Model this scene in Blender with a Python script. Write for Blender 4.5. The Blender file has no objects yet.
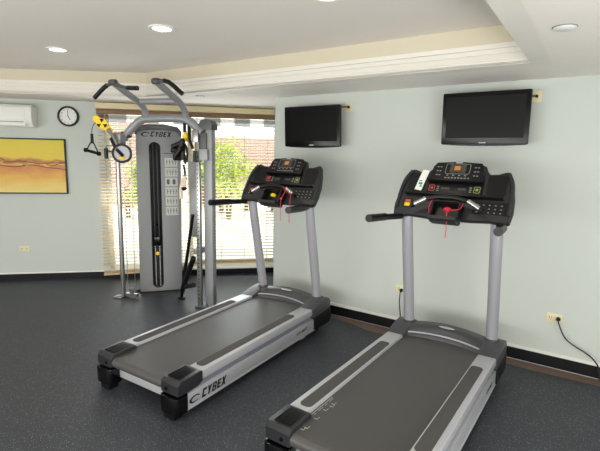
import bpy, bmesh, math, random
from mathutils import Vector, Matrix

# ---------------------------------------------------------------- camera, world, light, exposure
S = bpy.context.scene
COL = S.collection
cd = bpy.data.cameras.new('camera'); cam = bpy.data.objects.new('camera', cd); COL.objects.link(cam)
cd.sensor_width = 36; cd.lens = 443.0 / 600 * 36; cd.clip_start = 0.02; cd.clip_end = 200
rx = Vector((0.8291, 0.5587, 0.0200)).normalized()
bz = Vector((0.550, -0.821, 0.1533)); bz = (bz - rx * bz.dot(rx)).normalized()
uy = bz.cross(rx)
cam.matrix_world = Matrix(((rx.x, uy.x, bz.x, 0), (rx.y, uy.y, bz.y, 0), (rx.z, uy.z, bz.z, 1.7), (0, 0, 0, 1)))
S.camera = cam
S.view_settings.view_transform = 'Standard'; S.view_settings.look = 'None'
S.view_settings.gamma = 1; S.view_settings.use_curve_mapping = False
S.view_settings.exposure = 0.35
S.cycles.max_bounces = 8; S.cycles.transparent_max_bounces = 24

W = bpy.data.worlds.new('sky'); S.world = W; W.use_nodes = True
bgn = W.node_tree.nodes['Background']
bgn.inputs[0].default_value = (0.82, 0.91, 1.0, 1); bgn.inputs[1].default_value = 1.9

def area(name, loc, aim, sx, sy, power, color):
    l = bpy.data.lights.new(name, 'AREA'); l.shape = 'RECTANGLE'; l.size = sx; l.size_y = sy
    l.energy = power; l.color = color
    o = bpy.data.objects.new(name, l); COL.objects.link(o); o.location = loc
    o.rotation_euler = (Vector(aim) - Vector(loc)).to_track_quat('-Z', 'Y').to_euler()
    return o
sun = bpy.data.lights.new('sun', 'SUN'); sun.energy = 4.2; sun.angle = 0.01; sun.color = (1, 0.95, 0.86)
so = bpy.data.objects.new('sun', sun); COL.objects.link(so)
so.rotation_euler = Vector((-0.42, 0.42, -0.85)).to_track_quat('-Z', 'Y').to_euler()
# daylight of the windows behind the camera and on the right, and of the blind window
area('back_window_light', (-2.2, -2.4, 1.35), (-2.2, .6, 2.5), 6.5, 2.0, 235, (1, 0.985, 0.95))
area('right_window_light', (1.72, 0.6, 1.3), (-1.2, 0.9, 2.5), 3.4, 2.0, 110, (1, 0.98, 0.95))
area('blind_window_light', (-4.72, 4.20, 1.2), (-2.7, 2.2, 0.6), 2.2, 1.9, 26, (0.93, 0.97, 1))

# ---------------------------------------------------------------- helpers
def lin(c):
    return tuple(((v / 255) / 12.92 if v / 255 <= 0.04045 else ((v / 255 + 0.055) / 1.055) ** 2.4) for v in c) + (1,)

def mat(name, rgb, rough=0.6, metal=0.0, spec=0.5, bump=0.0, bscale=200.0, vary=0.0, vscale=6.0, coat=0.0):
    m = bpy.data.materials.new(name); m.use_nodes = True
    nt = m.node_tree; b = nt.nodes['Principled BSDF']
    b.inputs['Base Color'].default_value = lin(rgb)
    b.inputs['Roughness'].default_value = rough; b.inputs['Metallic'].default_value = metal
    b.inputs['Specular IOR Level'].default_value = spec
    b.inputs['Coat Weight'].default_value = coat
    if bump or vary:
        tc = nt.nodes.new('ShaderNodeTexCoord')
    if vary:
        n = nt.nodes.new('ShaderNodeTexNoise'); n.inputs['Scale'].default_value = vscale; n.inputs['Detail'].default_value = 5
        nt.links.new(tc.outputs['Object'], n.inputs['Vector'])
        mx = nt.nodes.new('ShaderNodeMix'); mx.data_type = 'RGBA'
        c = lin(rgb)
        mx.inputs[6].default_value = tuple(v * (1 - vary) for v in c[:3]) + (1,)
        mx.inputs[7].default_value = tuple(min(1, v * (1 + vary)) for v in c[:3]) + (1,)
        nt.links.new(n.outputs['Fac'], mx.inputs[0]); nt.links.new(mx.outputs[2], b.inputs['Base Color'])
    if bump:
        n2 = nt.nodes.new('ShaderNodeTexNoise'); n2.inputs['Scale'].default_value = bscale; n2.inputs['Detail'].default_value = 3
        nt.links.new(tc.outputs['Object'], n2.inputs['Vector'])
        bp = nt.nodes.new('ShaderNodeBump'); bp.inputs['Strength'].default_value = bump; bp.inputs['Distance'].default_value = 0.002
        nt.links.new(n2.outputs['Fac'], bp.inputs['Height']); nt.links.new(bp.outputs['Normal'], b.inputs['Normal'])
    return m

def emit(name, rgb, strength):
    m = mat(name, rgb, 0.5); b = m.node_tree.nodes['Principled BSDF']
    b.inputs['Emission Color'].default_value = lin(rgb); b.inputs['Emission Strength'].default_value = strength
    return m

I4 = Matrix.Identity(4)
def frame(o, x, y, z):
    x, y, z = Vector(x), Vector(y), Vector(z)
    return Matrix(((x.x, y.x, z.x, o[0]), (x.y, y.y, z.y, o[1]), (x.z, y.z, z.z, o[2]), (0, 0, 0, 1)))

def merge(bm, t, M=I4):
    t.transform(M)
    me = bpy.data.meshes.new('tmp'); t.to_mesh(me); t.free(); bm.from_mesh(me); bpy.data.meshes.remove(me)

def box(bm, x, y, z, bev=0.0, M=I4, seg=2):
    t = bmesh.new(); bmesh.ops.create_cube(t, size=1)
    for v in t.verts:
        v.co = Vector(((x[0] + x[1]) / 2 + v.co.x * (x[1] - x[0]), (y[0] + y[1]) / 2 + v.co.y * (y[1] - y[0]), (z[0] + z[1]) / 2 + v.co.z * (z[1] - z[0])))
    if bev: bmesh.ops.bevel(t, geom=t.edges[:], offset=bev, segments=seg, affect='EDGES', profile=0.6)
    merge(bm, t, M); return bm

def tube(bm, pts, r, seg=10, M=I4, smooth=0, sx=1.0):
    pts = [Vector(p) for p in pts]
    for _ in range(smooth):
        q = [pts[0]]
        for a, b in zip(pts, pts[1:]): q += [a * .75 + b * .25, a * .25 + b * .75]
        q.append(pts[-1]); pts = q
    rs = r if isinstance(r, (list, tuple)) else [r] * len(pts)
    if len(rs) != len(pts): rs = [rs[0]] * len(pts)
    t = bmesh.new(); rings = []
    up = None
    for i, p in enumerate(pts):
        d = (pts[min(i + 1, len(pts) - 1)] - pts[max(i - 1, 0)]).normalized()
        if up is None:
            up = Vector((0, 0, 1)) if abs(d.z) < .9 else Vector((1, 0, 0))
        s = d.cross(up).normalized(); up = s.cross(d).normalized()
        rings.append([t.verts.new(p + s * math.cos(a) * rs[i] * sx + up * math.sin(a) * rs[i]) for a in [2 * math.pi * k / seg for k in range(seg)]])
    for a, b in zip(rings, rings[1:]):
        for k in range(seg): t.faces.new((a[k], a[(k + 1) % seg], b[(k + 1) % seg], b[k]))
    t.faces.new(rings[0][::-1]); t.faces.new(rings[-1])
    bmesh.ops.recalc_face_normals(t, faces=t.faces[:])
    merge(bm, t, M); return bm

def lathe(bm, prof, seg=32, M=I4):          # profile of (radius, height) about local z
    t = bmesh.new(); rings = []
    for r, h in prof:
        if r < 1e-6: rings.append([t.verts.new((0, 0, h))])
        else: rings.append([t.verts.new((r * math.cos(2 * math.pi * k / seg), r * math.sin(2 * math.pi * k / seg), h)) for k in range(seg)])
    for a, b in zip(rings, rings[1:]):
        for k in range(seg):
            k2 = (k + 1) % seg
            if len(a) == 1 and len(b) == 1: continue
            if len(a) == 1: t.faces.new((a[0], b[k2], b[k]))
            elif len(b) == 1: t.faces.new((a[k], a[k2], b[0]))
            else: t.faces.new((a[k], a[k2], b[k2], b[k]))
    bmesh.ops.recalc_face_normals(t, faces=t.faces[:])
    merge(bm, t, M); return bm

def prism(bm, poly, d0, d1, M=I4, bev=0.0, hole=None):   # polygon in local xy extruded along local z
    t = bmesh.new()
    def loop(pl, z):
        vs = [t.verts.new((p[0], p[1], z)) for p in pl]
        return vs, [t.edges.new((vs[i], vs[(i + 1) % len(vs)])) for i in range(len(vs))]
    v0, e0 = loop(poly, d0)
    if hole:
        v1, e1 = loop(hole, d0)
        bmesh.ops.triangle_fill(t, use_beauty=True, use_dissolve=False, edges=e0 + e1)
    else: t.faces.new(v0)
    r = bmesh.ops.extrude_face_region(t, geom=t.faces[:])
    for g in r['geom']:
        if isinstance(g, bmesh.types.BMVert): g.co.z = d1
    bmesh.ops.recalc_face_normals(t, faces=t.faces[:])
    if bev:
        t.normal_update()
        es = [e for e in t.edges if len(e.link_faces) == 2 and e.calc_face_angle() > 0.9 and (abs(e.verts[0].co.z - e.verts[1].co.z) < 1e-6)]
        bmesh.ops.bevel(t, geom=es, offset=bev, segments=2, affect='EDGES', profile=0.6)
    merge(bm, t, M); return bm

def rrect(x0, x1, y0, y1, r, n=5):
    out = []
    for cx, cy, a0 in ((x1 - r, y1 - r, 0), (x0 + r, y1 - r, 90), (x0 + r, y0 + r, 180), (x1 - r, y0 + r, 270)):
        for k in range(n + 1):
            a = math.radians(a0 + 90 * k / n); out.append((cx + r * math.cos(a), cy + r * math.sin(a)))
    return out

def text(bm, s, size, M, shear=0.0, bold=0.0, depth=0.0015, align='LEFT', sx=1.0):
    c = bpy.data.curves.new('tmp', 'FONT'); c.body = s; c.size = size; c.shear = shear; c.offset = bold; c.extrude = depth; c.align_x = align
    o = bpy.data.objects.new('tmp', c); COL.objects.link(o)
    dg = bpy.context.evaluated_depsgraph_get(); me = bpy.data.meshes.new_from_object(o.evaluated_get(dg))
    t = bmesh.new(); t.from_mesh(me); t.transform(Matrix.Diagonal((sx, 1, 1, 1)))
    bpy.data.objects.remove(o); bpy.data.meshes.remove(me); bpy.data.curves.remove(c)
    merge(bm, t, M); return bm

def obj(name, parts, parent=None, world=False, sharp=35):   # parts: bm, material or a list of such pairs
    me = bpy.data.meshes.new(name); out = bmesh.new()
    for i, (bm, m) in enumerate(parts):
        me.materials.append(m)
        n0 = len(out.faces); t = bpy.data.meshes.new('tmp'); bm.to_mesh(t); bm.free(); out.from_mesh(t); bpy.data.meshes.remove(t)
        out.faces.ensure_lookup_table()
        for f in out.faces[n0:]: f.material_index = i
    if parent is not None and world:
        out.transform(Matrix.Translation(-parent.location))
    for f in out.faces: f.smooth = True
    out.to_mesh(me); out.free()
    me.set_sharp_from_angle(angle=math.radians(sharp))
    o = bpy.data.objects.new(name, me); COL.objects.link(o)
    if parent is not None: o.parent = parent
    return o

def thing(name, label, cat, loc=(0, 0, 0), rot=0.0, group=None):
    o = bpy.data.objects.new(name, None); COL.objects.link(o); o.location = loc; o.rotation_euler = (0, 0, rot); o.empty_display_size = .1
    return tag(o, label, cat, group)
def tag(o, label, cat, group=None):
    o['label'] = label; o['category'] = cat
    if group: o['group'] = group
    return o
def struct(name, parts, parent=None, label=None, cat=None):
    o = obj(name, parts, parent)
    o['kind'] = 'structure'
    if label: o['label'] = label
    if cat: o['category'] = cat
    return o
B = bmesh.new

# ---------------------------------------------------------------- materials
M_wall = mat('wall_paint', (203, 209, 203), 0.75, vary=0.02, vscale=3, bump=0.05, bscale=300)
M_white = mat('ceiling_paint', (242, 238, 232), 0.8, vary=0.02, vscale=2)
M_tray = mat('tray_ceiling_paint', (240, 234, 227), 0.8)
M_cream = mat('cream_paint', (216, 208, 186), 0.8)
M_mould = mat('moulding_paint', (236, 233, 224), 0.6)
M_base = mat('black_baseboard', (13, 14, 20), 0.5, spec=.3)
M_cap = mat('white_trim', (238, 238, 232), 0.5)
M_wood = mat('brown_strip', (120, 99, 88), 0.6, vary=0.15, vscale=14)
M_blind = mat('blind_cream', (232, 212, 172), 0.5)
M_blindb = mat('blind_brown', (128, 96, 64), 0.5)
M_val = mat('valance_cream', (226, 212, 172), 0.55)
M_cord = mat('cord_cream', (235, 228, 205), 0.7)
M_dark = mat('charcoal_plastic', (40, 41, 44), 0.45, spec=.4, bump=0.1, bscale=500)
M_capd = mat('cap_black', (38, 39, 42), 0.32, bump=0.1, bscale=600)
M_boot = mat('grey_plastic', (62, 63, 66), 0.4, bump=0.1, bscale=600)
M_black = mat('black_plastic', (14, 14, 16), 0.38, spec=.35)
M_gloss = mat('gloss_black', (8, 8, 10), 0.16, spec=.4)
M_silver = mat('silver_paint', (192, 193, 198), 0.35, metal=0.35)
M_mast = mat('mast_grey', (168, 168, 176), 0.35, metal=0.3)
M_groove = mat('groove_grey', (118, 122, 132), 0.45)
M_foot = mat('foot_pad_grey', (74, 73, 71), 0.8, bump=0.4, bscale=900)
M_belt = mat('belt_rubber', (74, 72, 71), 0.45, bump=0.15, bscale=800, vary=0.06, vscale=9)
M_chrome = mat('chrome', (158, 157, 155), 0.28, metal=0.85)
M_grip = mat('steel_grip', (190, 190, 188), 0.25, metal=0.9)
M_gym = mat('grey_steel', (150, 152, 154), 0.42, metal=0.25)
M_gymd = mat('dark_steel', (84, 86, 88), 0.45, metal=0.2)
M_panel = mat('tower_panel', (138, 139, 141), 0.5, metal=0.15, vary=0.03, vscale=20)
M_mark = mat('key_marks', (190, 192, 188), 0.6)
M_key = mat('key_print', (128, 130, 128), 0.6)
M_rail = mat('rail_tan', (214, 190, 148), 0.55)
M_red = mat('red_cord', (214, 40, 66), 0.5)
M_yel = mat('yellow_plastic', (240, 205, 20), 0.4)
M_amber = emit('amber_screen', (190, 120, 50), 0.08)
M_screen = mat('dim_display', (70, 68, 62), 0.25)
M_redl = mat('stop_red', (190, 84, 70), 0.5)
M_grn = mat('start_green', (150, 170, 90), 0.5)
M_paper = mat('white_card', (240, 240, 236), 0.6)
M_teal = mat('teal_print', (30, 150, 150), 0.6)
M_ivory = mat('ivory_plastic', (232, 222, 180), 0.4)
M_acw = mat('ac_white', (238, 238, 234), 0.4)
M_rope = mat('rope_white', (232, 214, 196), 0.9, bump=0.6, bscale=300)
M_tv = mat('tv_black', (9, 9, 11), 0.2, spec=0.25)
M_tvs = mat('tv_screen', (14, 16, 16), 0.35, spec=0.12)
M_lamp = emit('lamp_glow', (255, 246, 226), 6)

# floor rubber with pale flecks
M_floor = bpy.data.materials.new('rubber_floor'); M_floor.use_nodes = True
nt = M_floor.node_tree; bs = nt.nodes['Principled BSDF']; bs.inputs['Roughness'].default_value = 0.5; bs.inputs['Specular IOR Level'].default_value = 0.42
tc = nt.nodes.new('ShaderNodeTexCoord')
vo = nt.nodes.new('ShaderNodeTexVoronoi'); vo.inputs['Scale'].default_value = 165
nt.links.new(tc.outputs['Object'], vo.inputs['Vector'])
sp = nt.nodes.new('ShaderNodeSeparateColor'); nt.links.new(vo.outputs['Color'], sp.inputs[0])
gt = nt.nodes.new('ShaderNodeMath'); gt.operation = 'GREATER_THAN'; gt.inputs[1].default_value = 0.84; nt.links.new(sp.outputs[0], gt.inputs[0])
lt = nt.nodes.new('ShaderNodeMath'); lt.operation = 'LESS_THAN'; lt.inputs[1].default_value = 0.34; nt.links.new(vo.outputs['Distance'], lt.inputs[0])
mu = nt.nodes.new('ShaderNodeMath'); mu.operation = 'MULTIPLY'; nt.links.new(gt.outputs[0], mu.inputs[0]); nt.links.new(lt.outputs[0], mu.inputs[1])
mx = nt.nodes.new('ShaderNodeMix'); mx.data_type = 'RGBA'; mx.inputs[6].default_value = lin((54, 57, 64)); mx.inputs[7].default_value = lin((140, 146, 156))
nt.links.new(mu.outputs[0], mx.inputs[0]); nt.links.new(mx.outputs[2], bs.inputs['Base Color'])
nn = nt.nodes.new('ShaderNodeTexNoise'); nn.inputs['Scale'].default_value = 160; nt.links.new(tc.outputs['Object'], nn.inputs['Vector'])
bp = nt.nodes.new('ShaderNodeBump'); bp.inputs['Strength'].default_value = 0.35; bp.inputs['Distance'].default_value = 0.002
nt.links.new(nn.outputs['Fac'], bp.inputs['Height']); nt.links.new(bp.outputs['Normal'], bs.inputs['Normal'])

M_glass = bpy.data.materials.new('window_glass'); M_glass.use_nodes = True
nt = M_glass.node_tree; nt.nodes.remove(nt.nodes['Principled BSDF'])
tr = nt.nodes.new('ShaderNodeBsdfTransparent'); tr.inputs[0].default_value = (0.94, 0.97, 0.95, 1)
gl = nt.nodes.new('ShaderNodeBsdfGlossy'); gl.inputs['Roughness'].default_value = 0.02
fr = nt.nodes.new('ShaderNodeFresnel'); fr.inputs[0].default_value = 1.25
ms = nt.nodes.new('ShaderNodeMixShader'); nt.links.new(fr.outputs[0], ms.inputs[0]); nt.links.new(tr.outputs[0], ms.inputs[1]); nt.links.new(gl.outputs[0], ms.inputs[2])
nt.links.new(ms.outputs[0], nt.nodes['Material Output'].inputs[0])

# ---------------------------------------------------------------- room shell
YA = 4.098                                     # face of the wall the screens hang on
D0 = 6.343                                     # distance of the slanted window wall
Q = 2 ** -.5
def W45(s, o=0.0, z=0.0):                      # along the slanted wall, outward, up
    d = D0 + o
    return Vector(((s - d) * Q, (s + d) * Q, z))
F45 = frame(W45(0), (Q, Q, 0), (-Q, Q, 0), (0, 0, 1))      # local x along, y outward, z up
SOF = 2.35; TOP = 2.62

struct('floor', [(prism(B(), [(1.8, -2.5), (1.8, YA - .15), (1.0, YA - .142), (.2, YA - .15), (-.3, YA - .172), (-.7, YA - .15), (-1.15, YA - .135), (-1.5, YA - .19), (-1.75, YA - .215), (-2.0, YA - .14), (-2.3, YA - .10), (-3.1, YA - .05), (-3.11, 5.86), (-8.3, .67), (-8.3, -2.5)], -.05, 0), M_floor)])
struct('trim_1', [(box(B(), (-3.1, 1.8), (YA - .26, YA), (-.05, -.012)), M_wood)])
struct('wall_right', [(box(B(), (1.8, 1.92), (-2.5, YA), (0, TOP + .1)), M_wall)])
struct('wall_front', [(box(B(), (-3.11, 1.92), (YA, YA + .12), (-.05, TOP)), M_wall)])
struct('wall_return', [(box(B(), (-3.11, -2.99), (YA + .12, 5.95), (-.05, TOP)), M_wall)])
struct('wall_back', [(box(B(), (-8.4, 1.92), (-2.62, -2.5), (0, TOP + .1)), M_wall)])
struct('wall_left', [(box(B(), (-8.42, -8.3), (-2.5, .75), (0, TOP + .1)), M_wall)])
SL, SR, ZB, ZT = -1.40, 0.92, 0.10, 2.262      # the window opening in the slanted wall
wb = B()
box(wb, (-5.4, SL), (0, .14), (-.05, TOP), M=F45); box(wb, (SR, 1.93), (0, .14), (-.05, TOP), M=F45)
box(wb, (SL, SR), (0, .14), (-.05, ZB - .02), M=F45); box(wb, (SL, SR), (0, .14), (ZT, TOP), M=F45)
struct('wall_window', [(wb, M_wall)])
bb = B(); box(bb, (-3.11, 1.8), (YA - .014, YA), (0, .100)); 
cp = B(); box(cp, (-3.11, 1.8), (YA - .02, YA), (.100, .128), bev=.004)
bbo = struct('baseboard_front', [(bb, M_base), (cp, M_cap)])
bb = B(); box(bb, (-5.4, 1.9), (-.014, 0), (0, .085), M=F45)
cp = B(); box(cp, (-5.4, SL - .02), (-.02, 0), (.085, .102), bev=.004, M=F45)
struct('baseboard_window', [(bb, M_base), (cp, M_cap)])

# ceiling: low soffit with a raised tray
tray = [(-.458, 3.40), (-4.46, 3.395), (-5.74, 2.41), (-6.75, 1.63), (-6.75, -1.2), (-.47, -1.2)]
outer = [(1.9, -2.6), (1.9, YA + .1), (-3.05, YA + .1), (-3.05, 5.95), (-8.4, .6), (-8.4, -2.6)]
sf = B(); prism(sf, outer, SOF, SOF + .02, hole=tray)
struct('ceiling', [(sf, M_white)])
tp = B(); prism(tp, [(x * 1.0, y) for x, y in outer], TOP, TOP + .05)
struct('ceiling_raised', [(tp, M_tray)])
def inset(poly, d):
    n = len(poly); out = []
    area2 = sum(poly[i][0] * poly[(i + 1) % n][1] - poly[(i + 1) % n][0] * poly[i][1] for i in range(n)); sg = 1 if area2 > 0 else -1
    for i in range(n):
        p, a, b = Vector(poly[i]), Vector(poly[i - 1]), Vector(poly[(i + 1) % n])
        d1 = (p - a).normalized(); d2 = (b - p).normalized()
        n1 = Vector((-d1.y, d1.x)) * sg; n2 = Vector((-d2.y, d2.x)) * sg
        k = (n1 + n2); k = k / (k.length_squared / 2)
        out.append(tuple(p + k * d))
    return out
def band(z0, z1, d0, d1=None, t=.12):
    bm = B(); d1 = d0 if d1 is None else d1
    lo, hi, ot = inset(tray, d0), inset(tray, d1), inset(tray, -t)
    n = len(tray)
    rings = [[bm.verts.new((p[0], p[1], z)) for p in pl] for pl, z in ((ot, z0), (lo, z0), (hi, z1), (ot, z1))]
    for a, b in zip(rings, rings[1:]):
        for i in range(n): bm.faces.new((a[i], a[(i + 1) % n], b[(i + 1) % n], b[i]))
    bmesh.ops.recalc_face_normals(bm, faces=bm.faces[:])
    return bm
mo = B()
for z0, z1, a, b in ((2.348, 2.378, 0, 0), (2.378, 2.386, -.012, -.012), (2.386, 2.425, -.004, -.016), (2.425, 2.433, -.028, -.028), (2.433, 2.462, -.016, -.02), (2.462, 2.468, -.03, -.03), (2.468, 2.500, -.012, -.012)):
    t = band(z0, z1, a, b); me = bpy.data.meshes.new('t'); t.to_mesh(me); mo.from_mesh(me); t.free()
struct('trim_2', [(mo, M_mould)])
struct('trim_3', [(band(2.50, TOP, -.022, -.022), M_cream)])

# the window: frame, panes, sill
wf = B()
for a, b, c, d in ((SL, SL + .05, ZB, ZT), (SR - .05, SR, ZB, ZT), (SL, SR, ZT - .05, ZT), (SL, SR, ZB, ZB + .05), (-.34, -.28, ZB, ZT)):
    box(wf, (a, b), (.06, .11), (c, d), bev=.004, M=F45)
win = struct('window_1', [(wf, M_cap)], label='wide window with white frame behind the wooden blinds', cat='window')
for a, b in ((SL + .05, -.34), (-.28, SR - .05)):
    o = obj('pane', [(box(B(), (a, b), (.08, .086), (ZB + .05, ZT - .05), M=F45), M_glass)], win)
obj('sill', [(box(B(), (SL - .02, SR + .02), (-.03, .14), (ZB - .022, ZB), bev=.004, M=F45), M_cap)], win)

# blinds
tag(obj('valance', [(box(B(), (-1.478, .84), (-.105, -.002), (2.264, 2.338), bev=.006, M=F45), M_val)]), 'long cream wooden valance across the top of both window blinds', 'valance')
def blind(s0, s1, zb, tilt, label):
    t = thing('window_blind', label, 'blind', W45((s0 + s1) / 2, -.05, 0), math.radians(45), 'wooden slat blinds in the window')
    w = (s1 - s0) / 2
    h = B(); box(h, (-w, w), (-.03, .028), (2.2, 2.258), bev=.003)
    for k in range(5): box(h, (-w, w), (-.027, .027), (2.182 - k * .011, 2.186 - k * .011))
    obj('headrail', [(h, M_blindb)], t)
    sl = B(); z = 2.10; a = math.radians(9)
    while z > zb + .09:
        box(sl, (-w, w), (-.025, .025), (-.0016, .0016), M=Matrix.Translation((0, 0, z)) @ Matrix.Rotation(a, 4, 'X')); z -= .0455
    obj('slats', [(sl, M_blind)], t)
    R = Matrix.Translation((0, 0, zb)) @ Matrix.Rotation(math.radians(tilt), 4, 'Y')
    br = B(); box(br, (-w, w), (-.027, .027), (-.004, .022), bev=.003, M=R)
    for k in range(2): box(br, (-w, w), (-.026, .026), (.03 + k * .018, .036 + k * .018), M=R)
    obj('bottom_rail', [(br, M_rail)], t)
    n = 4 if w > .4 else 3
    for k in range(n):
        x = -w + .1 + (2 * w - .2) * k / (n - 1)
        c = B()
        for y in (-.029, .029): tube(c, [(x, y, 2.2), (x, y, zb)], .0022, 5)
        obj('ladder_cord', [(c, M_cord)], t)
    return t
blind(-1.47, -.33, .075, -2.8, 'left wooden slat blind, its bottom rail hanging crooked, behind the cable tower')
blind(-.31, .855, .175, 0, 'right wooden slat blind, its bottom rail level, behind the far treadmill')

# ---------------------------------------------------------------- outdoors
M_pave = mat('pale_paving', (226, 222, 214), 0.9, vary=0.06, vscale=3)
M_leaf = mat('leaf_lime', (186, 200, 70), 0.6, vary=0.3, vscale=9)
M_leaf2 = mat('leaf_green', (146, 170, 80), 0.6, vary=0.35, vscale=9)
M_leafr = mat('leaf_red', (190, 140, 122), 0.6, vary=0.3, vscale=9)
M_stem = mat('bark', (110, 90, 70), 0.9)
M_bwhite = mat('stucco_white', (238, 236, 230), 0.9)
M_bglass = mat('dark_pane', (120, 122, 122), 0.5)
M_brick = bpy.data.materials.new('pink_brick'); M_brick.use_nodes = True
nt = M_brick.node_tree; b = nt.nodes['Principled BSDF']; b.inputs['Roughness'].default_value = .9
tc = nt.nodes.new('ShaderNodeTexCoord'); mp = nt.nodes.new('ShaderNodeMapping'); mp.inputs['Rotation'].default_value = (math.radians(90), 0, 0)
bk = nt.nodes.new('ShaderNodeTexBrick'); bk.inputs['Scale'].default_value = 4
bk.inputs['Color1'].default_value = lin((172, 132, 116)); bk.inputs['Color2'].default_value = lin((156, 118, 104)); bk.inputs['Mortar'].default_value = lin((214, 196, 186))
nt.links.new(tc.outputs['Object'], mp.inputs[0]); nt.links.new(mp.outputs[0], bk.inputs['Vector']); nt.links.new(bk.outputs['Color'], b.inputs['Base Color'])
struct('ground', [(box(B(), (-14, 14), (.14, 26), (-.12, -.06), M=F45), M_pave)])
rng = random.Random(5)
def bush(name, label, cat, s, o, z0, h, w, n, leafm, size=.07, group=None, trunk=True):
    t = thing(name, label, cat, W45(s, o, z0), math.radians(45), group)
    lf = B()
    for _ in range(n):
        while True:
            p = Vector((rng.uniform(-1, 1), rng.uniform(-1, 1), rng.uniform(-1, 1)))
            if p.length < 1: break
        p = p * (.55 + .45 * rng.random())
        c = Vector((p.x * w / 2 * (1 + .25 * math.sin(7 * p.z + s)), p.y * w / 2, h * .55 + p.z * h * .45))
        M = Matrix.Translation(c) @ Matrix.Rotation(rng.uniform(0, 6.28), 4, 'Z') @ Matrix.Rotation(rng.uniform(-1.2, 1.2), 4, 'X')
        l = size * rng.uniform(.7, 1.3)
        vs = [lf.verts.new(M @ Vector(q)) for q in ((0, -l, 0), (l * .5, 0, l * .12), (0, l, 0), (-l * .5, 0, l * .12))]
        lf.faces.new(vs)
    obj('foliage', [(lf, leafm)], t, sharp=180)
    st = B()
    for k in range(4):
        a = k * 1.6 + s; tube(st, [(0.04 * math.cos(a), .04 * math.sin(a), 0), (w * .14 * math.cos(a), w * .14 * math.sin(a), h * .75)], [.03, .012], 6)
    obj('stem', [(st, M_stem)], t)
    return t
bush('tree', 'bright lime green tree seen through the right blind', 'tree', .42, 6.0, -.06, 2.35, 1.5, 1500, M_leaf, .07)
bush('tree', 'taller green tree beyond the lime one, behind the right blind', 'tree', -.25, 9.0, -.06, 2.6, 1.5, 1100, M_leaf2, .085)
bush('tree', 'lime green bush seen through the left blind, left of the chrome column', 'tree', -2.55, 4.0, -.06, 1.55, .55, 900, M_leaf, .06)
bush('tree', 'lime green bush seen through the left blind beside the tower', 'tree', -1.75, 5.2, -.06, 1.8, .8, 1100, M_leaf, .065)
for k, (s, o) in enumerate(((-.55, 8.0), (.25, 7.5), (1.05, 8.0), (1.85, 7.5), (2.65, 8.0))):
    bush('shrub', 'low reddish shrub in the bed seen through the right blind, under the lime tree', 'shrub', s, o, -.06, .85, .62, 420, M_leaf2 if k == 2 else M_leafr, .06, 'low shrubs in the bed outside')
bush('shrub', 'reddish shrub seen through the left blind behind the chrome column', 'shrub', -2.25, 6.2, -.06, 1.15, .6, 500, M_leafr, .05)
tag(obj('brick_wall', [(box(B(), (-.9, 6), (10.4, 10.7), (-.06, 2.35), M=F45), M_brick)]), 'pink brick wall outside behind the trees, seen through the right blind', 'wall')
tag(obj('brick_wall', [(box(B(), (-7.0, -1.6), (9.5, 9.8), (-.06, 2.7), M=F45), M_brick)]), 'pink brick wall outside, seen through the left blind', 'wall')
bl = thing('building', 'white building with rows of windows far outside the right blind', 'building', W45(0, 17, -.06), math.radians(45))
obj('facade', [(box(B(), (-12, 12), (0, 4), (0, 5.2)), M_bwhite)], bl)
for zz in (3.25, 4.25):
    for k in range(-4, 6):
        obj('window', [(box(B(), (k * 1.5 - .4, k * 1.5 + .4), (-.03, .05), (zz, zz + .5)), M_bglass)], bl)

# ---------------------------------------------------------------- wall things on the slanted wall
ck = thing('wall_clock', 'round wall clock with a black rim and white dial above the painting', 'clock', W45(-1.822, 0, 2.155), math.radians(45))
RY = Matrix.Rotation(math.radians(90), 4, 'X')           # local z -> -y (into the room)
obj('rim', [(lathe(B(), [(.104, .002), (.128, .002), (.128, .03), (.12, .042), (.108, .042), (.104, .03), (.104, .002)], 40, RY), M_black)], ck)
obj('dial', [(lathe(B(), [(0, .004), (.106, .004), (.106, .02), (0, .02)], 40, RY), M_paper)], ck)
for k in range(12):
    nm = B(); a = math.radians(90 - 30 * (k + 1)); text(nm, str(k + 1), .026, RY @ Matrix.Translation((.086 * math.cos(a), .086 * math.sin(a) - .009, .0215)), align='CENTER', depth=.0004); obj('numeral', [(nm, M_black)], ck)
def hand(name, ang, l, w):
    obj(name, [(box(B(), (-w, w), (-.012, l), (.0225, .0245), M=RY @ Matrix.Rotation(ang, 4, 'Z')), M_black)], ck)
hand('hour_hand', math.radians(-152), .05, .0035); hand('minute_hand', math.radians(2), .075, .0028)

ac = thing('air_conditioner', 'white split air conditioner high on the wall at the left edge', 'air conditioner', W45(-2.665, 0, 2.0), math.radians(45))
prof = [(0, 0), (.14, 0), (.19, .05), (.20, .10), (.20, .235), (.17, .265), (0, .265)]
MX = frame((-.46, 0, 0), (0, -1, 0), (0, 0, 1), (1, 0, 0))
obj('body', [(prism(B(), prof, 0, .88, MX), M_acw)], ac)
obj('end_cap', [(prism(B(), [(x * 1.03, y * 1.0) for x, y in prof], .88, .935, MX, bev=.01), M_cap)], ac)
obj('louver', [(box(B(), (-.44, .38), (-.192, -.186), (.055, .072)), M_black), (box(B(), (-.44, .40), (-.199, -.15), (.012, .05), bev=.004), M_acw)], ac)
obj('front_panel', [(box(B(), (-.44, .40), (-.207, -.195), (.085, .235), bev=.003), M_acw)], ac)

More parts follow.
